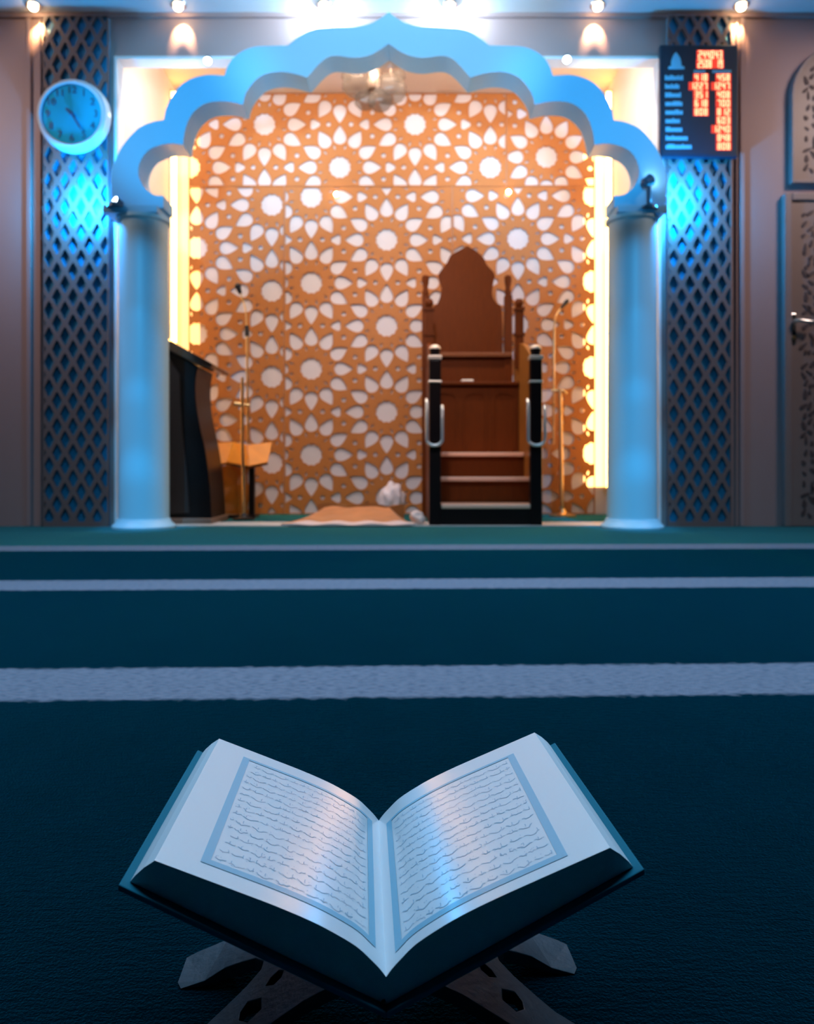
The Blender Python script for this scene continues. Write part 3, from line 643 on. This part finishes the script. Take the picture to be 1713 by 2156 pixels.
# ------------------------------------------------------------------ glass ceiling lamp
YC = 5.55; ch = thing('ceiling_lamp', 'unlit glass globe ceiling lamp hanging behind the arch peak', 'ceiling lamp', (P(787, 988, YC).x, YC, ZN))
SMOKE = glassy('smoky_glass', (.34, .29, .25), .24, .25); LM = mat('lamp_metal', (.45, .36, .30), .35, .8)
cxl = P(787, 988, YC).x
bm = bmesh.new(); add_lathe(bm, [(.12, ZN-.03), (.13, ZN)], (cxl, YC, 0), 32); obj('ceiling_plate', bm, LM, ch, sm=True)
for px in (758, 822):
    bm = bmesh.new(); add_tube(bm, [P(px, 100, YC), P(px, 150, YC), P(px+4, 162, YC)], .006); obj('rod', bm, LM, ch, sm=True)
bm = bmesh.new(); a = P(787, 100, YC); add_lathe(bm, [(.045, P(0, 190, YC).z), (.055, P(0, 180, YC).z), (.055, P(0, 135, YC).z), (.03, P(0, 105, YC).z)], (cxl, YC, 0), 28); obj('stem', bm, LM, ch, sm=True)
for px, py, r, dy in ((752, 178, .105, -.05), (820, 188, .115, -.05), (768, 212, .075, .05), (838, 160, .05, .02), (800, 212, .085, -.02), (730, 160, .04, .06)):
    c = P(px, py, YC+dy); bm = bmesh.new(); bmesh.ops.create_icosphere(bm, subdivisions=3, radius=r)
    for v in bm.verts:
        k = 1+.07*math.sin(9*math.atan2(v.co.y, v.co.x)); v.co = Vector((v.co.x*k, v.co.y*k, v.co.z*.92))+c
    obj('glass_globe', bm, SMOKE, ch, sm=True)

# ------------------------------------------------------------------ rug bundle and white bundle on the recess floor
rug = thing('folded_rug', 'rumpled orange-pink rug with a pale border folded on the recess floor', 'rug', (-.4, 5.2, 0))
def rugmesh(x0, x1, y0, y1, hfun, nx=60, ny=16):
    bm = bmesh.new(); top = []; bot = []
    for i in range(nx+1):
        u = i/nx; tr, br_ = [], []
        for j in range(ny+1):
            v = j/ny; x = x0+(x1-x0)*u; y = y0+(y1-y0)*v; h_ = hfun(u, v)
            xx = x+.10*v*(1-2*u)
            tr.append(bm.verts.new((xx, y, h_))); br_.append(bm.verts.new((xx, y, .007)))
        top.append(tr); bot.append(br_)
    for i in range(nx):
        for j in range(ny):
            bm.faces.new((top[i][j], top[i+1][j], top[i+1][j+1], top[i][j+1])); bm.faces.new((bot[i][j], bot[i][j+1], bot[i+1][j+1], bot[i+1][j]))
    for i in range(nx):
        bm.faces.new((top[i][0], bot[i][0], bot[i+1][0], top[i+1][0])); bm.faces.new((top[i][ny], top[i+1][ny], bot[i+1][ny], bot[i][ny]))
    for j in range(ny):
        bm.faces.new((top[0][j], top[0][j+1], bot[0][j+1], bot[0][j])); bm.faces.new((top[nx][j], bot[nx][j], bot[nx][j+1], top[nx][j+1]))
    return bm
def hbody(u, v):
    e = min(1, u*5)*min(1, (1-u)*9+.25)
    return .014+e*(.085*v**.8+.006*math.sin(u*17+v*3)*v+.010*noise.noise(Vector((u*7, v*4, 0))))
obj('rug_body', rugmesh(-.80, .03, 4.97, 5.45, hbody), mat('orange_pink_pile', (.64, .25, .08), .9, var=.25, vscale=7, sheen=.3), rug, sm=True)
obj('pale_border', rugmesh(-.78, .06, 4.90, 4.968, lambda u, v: .016+.014*v+.005*math.sin(u*21), 60, 5), mat('pale_pink_border', (.85, .62, .56), .9), rug, sm=True)
obj('brown_fold', rugmesh(-.62, -.02, 5.452, 5.62, lambda u, v: .115-.02*v+.012*math.sin(u*13), 40, 6), mat('brown_pile', (.30, .12, .03), .9, var=.3), rug, sm=True)
bm = bmesh.new(); bmesh.ops.create_icosphere(bm, subdivisions=3, radius=.055)
for v in bm.verts: v.co = Vector((v.co.x*.9, v.co.y, v.co.z*.75))*(1+.5*noise.noise(v.co*22))+Vector((.072, 5.03, .052))
obj('pale_corner', bm, mat('pale_corner_pile', (.85, .66, .60), .9), rug, sm=True)
bm = bmesh.new(); bmesh.ops.create_icosphere(bm, subdivisions=4, radius=1)
for v in bm.verts:
    k = 1+.22*noise.noise(v.co*2.2)+.06*noise.noise(v.co*7)
    v.co = Vector((v.co.x*.095*k, v.co.y*.07*k, max(-.125, v.co.z*.13*k)))
o = obj('white_bundle', bm, mat('thin_white_plastic', (.70, .64, .68), .3, bump=.3, bscale=20), sm=True, loc=(P(826, 0, 5.95).x, 5.95, .128)); tag(o, 'crumpled whitish plastic bundle standing behind the rug', 'bag')

# ------------------------------------------------------------------ open book on its stand
BX, BY, BZ, YAW = -.011, .4167, .0878, math.radians(3.28)
LB = .190
book = thing('open_book', 'large open book with blue-lit pages lying on the carved stand', 'book', (BX, BY, BZ), local=True); book.rotation_euler = (0, 0, YAW)
prof_ctrl = [(0, 0), (3.5, 4.6), (8, 9.4), (16, 17), (29, 25.3), (42, 32.3), (60, 40.5), (80, 48.8), (100, 57), (122, 66)]
prof = [(p.x/1000, p.y/1000) for p in curve_pts([(a, b, 0) for a, b in prof_ctrl], 6)]
arc = [0]
for a, b in zip(prof, prof[1:]): arc.append(arc[-1]+math.hypot(b[0]-a[0], b[1]-a[1]))
def on_page(t, s, sgn, off=.0003):                       # t along the page from the gutter, s along the spine
    t = min(max(t, 0), arc[-1]-1e-6)
    i = max(k for k in range(len(arc)-1) if arc[k] <= t); f = (t-arc[i])/(arc[i+1]-arc[i]); a, b = prof[i], prof[i+1]
    dx_, dz_ = b[0]-a[0], b[1]-a[1]; l = math.hypot(dx_, dz_)
    return Vector((sgn*(a[0]+dx_*f-dz_/l*off), s, a[1]+dz_*f+dx_/l*off))
EDGE = mat('page_edges', (.80, .82, .84), .7, var=.08, vscale=300, stretch=(1, .01, 6))
COVER = mat('teal_black_cover', (.01, .18, .25), .7)
COVER.node_tree.nodes['Principled BSDF'].inputs['Specular IOR Level'].default_value = .1
INKBAND = mat('teal_printed_border', (.26, .55, .70), .5, coat=.5); INK = mat('grey_blue_ink', (.42, .55, .66), .5, coat=.5)
for m_ in (INKBAND, INK): m_.node_tree.nodes['Principled BSDF'].inputs['Coat Roughness'].default_value = .22
def zc(x): return -.015+.52*x                             # inner face of the cover board
for sgn in (-1, 1):
    y0, y1 = .003, LB
    foot = [(.1275, .0625), (.132, .0585), (.1345, .0555)]; path = prof+foot
    poly = path+[(.1345, zc(.1345)+.0005), (.0, zc(0)+.0005)]
    bm = bmesh.new(); add_prism(bm, [(sgn*x, z) for x, z in poly], y0, y1); obj('page_block', bm, EDGE, book)
    bm = bmesh.new(); NS = 24; g = [[bm.verts.new(on_page(a, y0+(y1-y0)*j/NS, sgn, .0002)) for j in range(NS+1)] for a in arc]
    for i in range(len(arc)-1):
        for j in range(NS): bm.faces.new((g[i][j], g[i+1][j], g[i+1][j+1], g[i][j+1]))
    pg = obj('page', bm, PAPER, book, sm=True)
    dy = .0 if sgn < 0 else -.005
    bm = bmesh.new(); T0, T1, S0, S1, bw = .009, .118, .0175+dy, .174+dy, .0052
    def strip(ta, tb, sa, sb, nt, ns):
        g = [[bm.verts.new(on_page(ta+(tb-ta)*i/nt, sa+(sb-sa)*j/ns, sgn, .0005)) for j in range(ns+1)] for i in range(nt+1)]
        for i in range(nt):
            for j in range(ns): bm.faces.new((g[i][j], g[i+1][j], g[i+1][j+1], g[i][j+1]))
    strip(T0, T0+bw, S0, S1, 2, 12); strip(T1-bw, T1, S0, S1, 2, 12); strip(T0+bw, T1-bw, S0, S0+bw, 40, 1); strip(T0+bw, T1-bw, S1-bw*.6, S1, 40, 1)
    label_part(obj('printed_border', bm, INKBAND, pg, sm=True), 'teal printed border')
    bm = bmesh.new(); rnd = random.Random(11+sgn); nl = 15; ph = (S1-S0-2*bw)/nl   # joined flowing strokes, too small to read
    def stroke(pts, wd):
        V = []
        for i, (t_, s_) in enumerate(pts):
            a, b = pts[max(i-1, 0)], pts[min(i+1, len(pts)-1)]; dt_, ds_ = b[0]-a[0], b[1]-a[1]; l = math.hypot(dt_, ds_) or 1
            nx_, ny_ = -ds_/l*wd/2, dt_/l*wd/2
            V.append((bm.verts.new(on_page(t_+nx_, s_+ny_, sgn, .0004)), bm.verts.new(on_page(t_-nx_, s_-ny_, sgn, .0004))))
        for a, b in zip(V, V[1:]): bm.faces.new((a[0], a[1], b[1], b[0]))
    for ln in range(nl):
        base = S0+bw+ph*(ln+.42); t_ = T0+bw+.0025
        while t_ < T1-bw-.004:
            wl = min(rnd.uniform(.004, .011), T1-bw-.002-t_); k = max(4, int(wl/.0012)); pp = []
            for i in range(k+1):
                u = i/k; pp.append((t_+wl*u, base+.0009*math.sin(u*rnd.choice((5, 7, 9))+rnd.random()*2)-(.0016*math.sin(PI*u) if wl > .008 else 0)))
            stroke(pp, rnd.uniform(.0004, .0008))
            if rnd.random() < .8: x = t_+wl*rnd.random(); hgt = rnd.uniform(.0022, .0036); stroke([(x, base), (x+.0003, base+hgt*.5), (x, base+hgt)], .0005)
            for q in range(rnd.choice((0, 1, 2, 3))):
                x = t_+wl*rnd.random(); yy = base+rnd.choice((-.0019, .0024, .0031))+rnd.uniform(-.0003, .0003); stroke([(x, yy), (x+.0006, yy+.0001)], .0005)
            t_ += wl+rnd.uniform(.0008, .002)
    label_part(obj('script_lines', bm, INK, pg), 'fine grey-blue lines of script')
    bm = bmesh.new(); xo = .1388
    add_prism(bm, [(sgn*.0, zc(0)), (sgn*xo, zc(xo)), (sgn*(xo+.0005), zc(xo)-.0032), (sgn*.0, zc(0)-.0034)], -.003, LB+.003); obj('cover_board', bm, COVER, book, bevel=.0008)
bm = bmesh.new(); add_tube(bm, curve_pts([(-.001, .004, -.012), (-.004, -.003, -.018), (-.003, -.006, -.03), (.001, -.006, -.05), (.002, -.008, -.078)], 6), .0012, 6)
label_part(obj('ribbon', bm, mat('brown_ribbon', (.16, .11, .08), .6), book), 'thin brown ribbon marker')

# carved folding stand: two crossing planks
st = thing('carved_book_stand', 'low wooden folding stand with carved feet under the open book', 'book stand', (BX, BY, 0), local=True); st.rotation_euler = (0, 0, YAW)
RW = mat('pale_worn_wood', (.020, .034, .046), .6, var=.15, vscale=60, bump=.2, bscale=150)
def zr(x): return BZ-.015-.0036-.52*x                     # upper face of a foot, x away from the hinge
LEGO = [(.000,.050),(.047,.052),(.078,.045),(.110,.042),(.138,.044),(.138,.074),(.128,.078),(.111,.082),(.100,.090),(.088,.100),(.080,.110),(.0795,.118),(.086,.127),(.096,.132),(.108,.1365),(.122,.134),(.138,.1335),(.1415,.140),(.1415,.168),(.135,.1745),(.113,.1735),(.085,.168),(.045,.166),(.0,.166)]
SLOT = [(.0645,.0885),(.069,.085),(.0745,.0885),(.072,.094),(.067,.0975),(.0635,.094)]
DIA = [(.0745,.067),(.082,.0615),(.088,.068),(.0885,.075),(.085,.082),(.076,.078)]
for sgn in (-1, 1):
    bm = bmesh.new(); flat_sheet(bm, LEGO, [SLOT, DIA], lambda x, y, d, sgn=sgn: Vector((sgn*x, y, max(.0008, zr(x)-d-.0005))), .009)
    # the rest of the same plank, rising to the other side under the cover
    ys = (.055, .163)
    add_prism(bm, [(0, zr(0)-.001), (-sgn*.105, zr(-.105)-.001), (-sgn*.107, zr(-.107)-.009), (0, zr(0)-.009)], *ys)
    obj('plank', bm, RW, st, bevel=.0012)
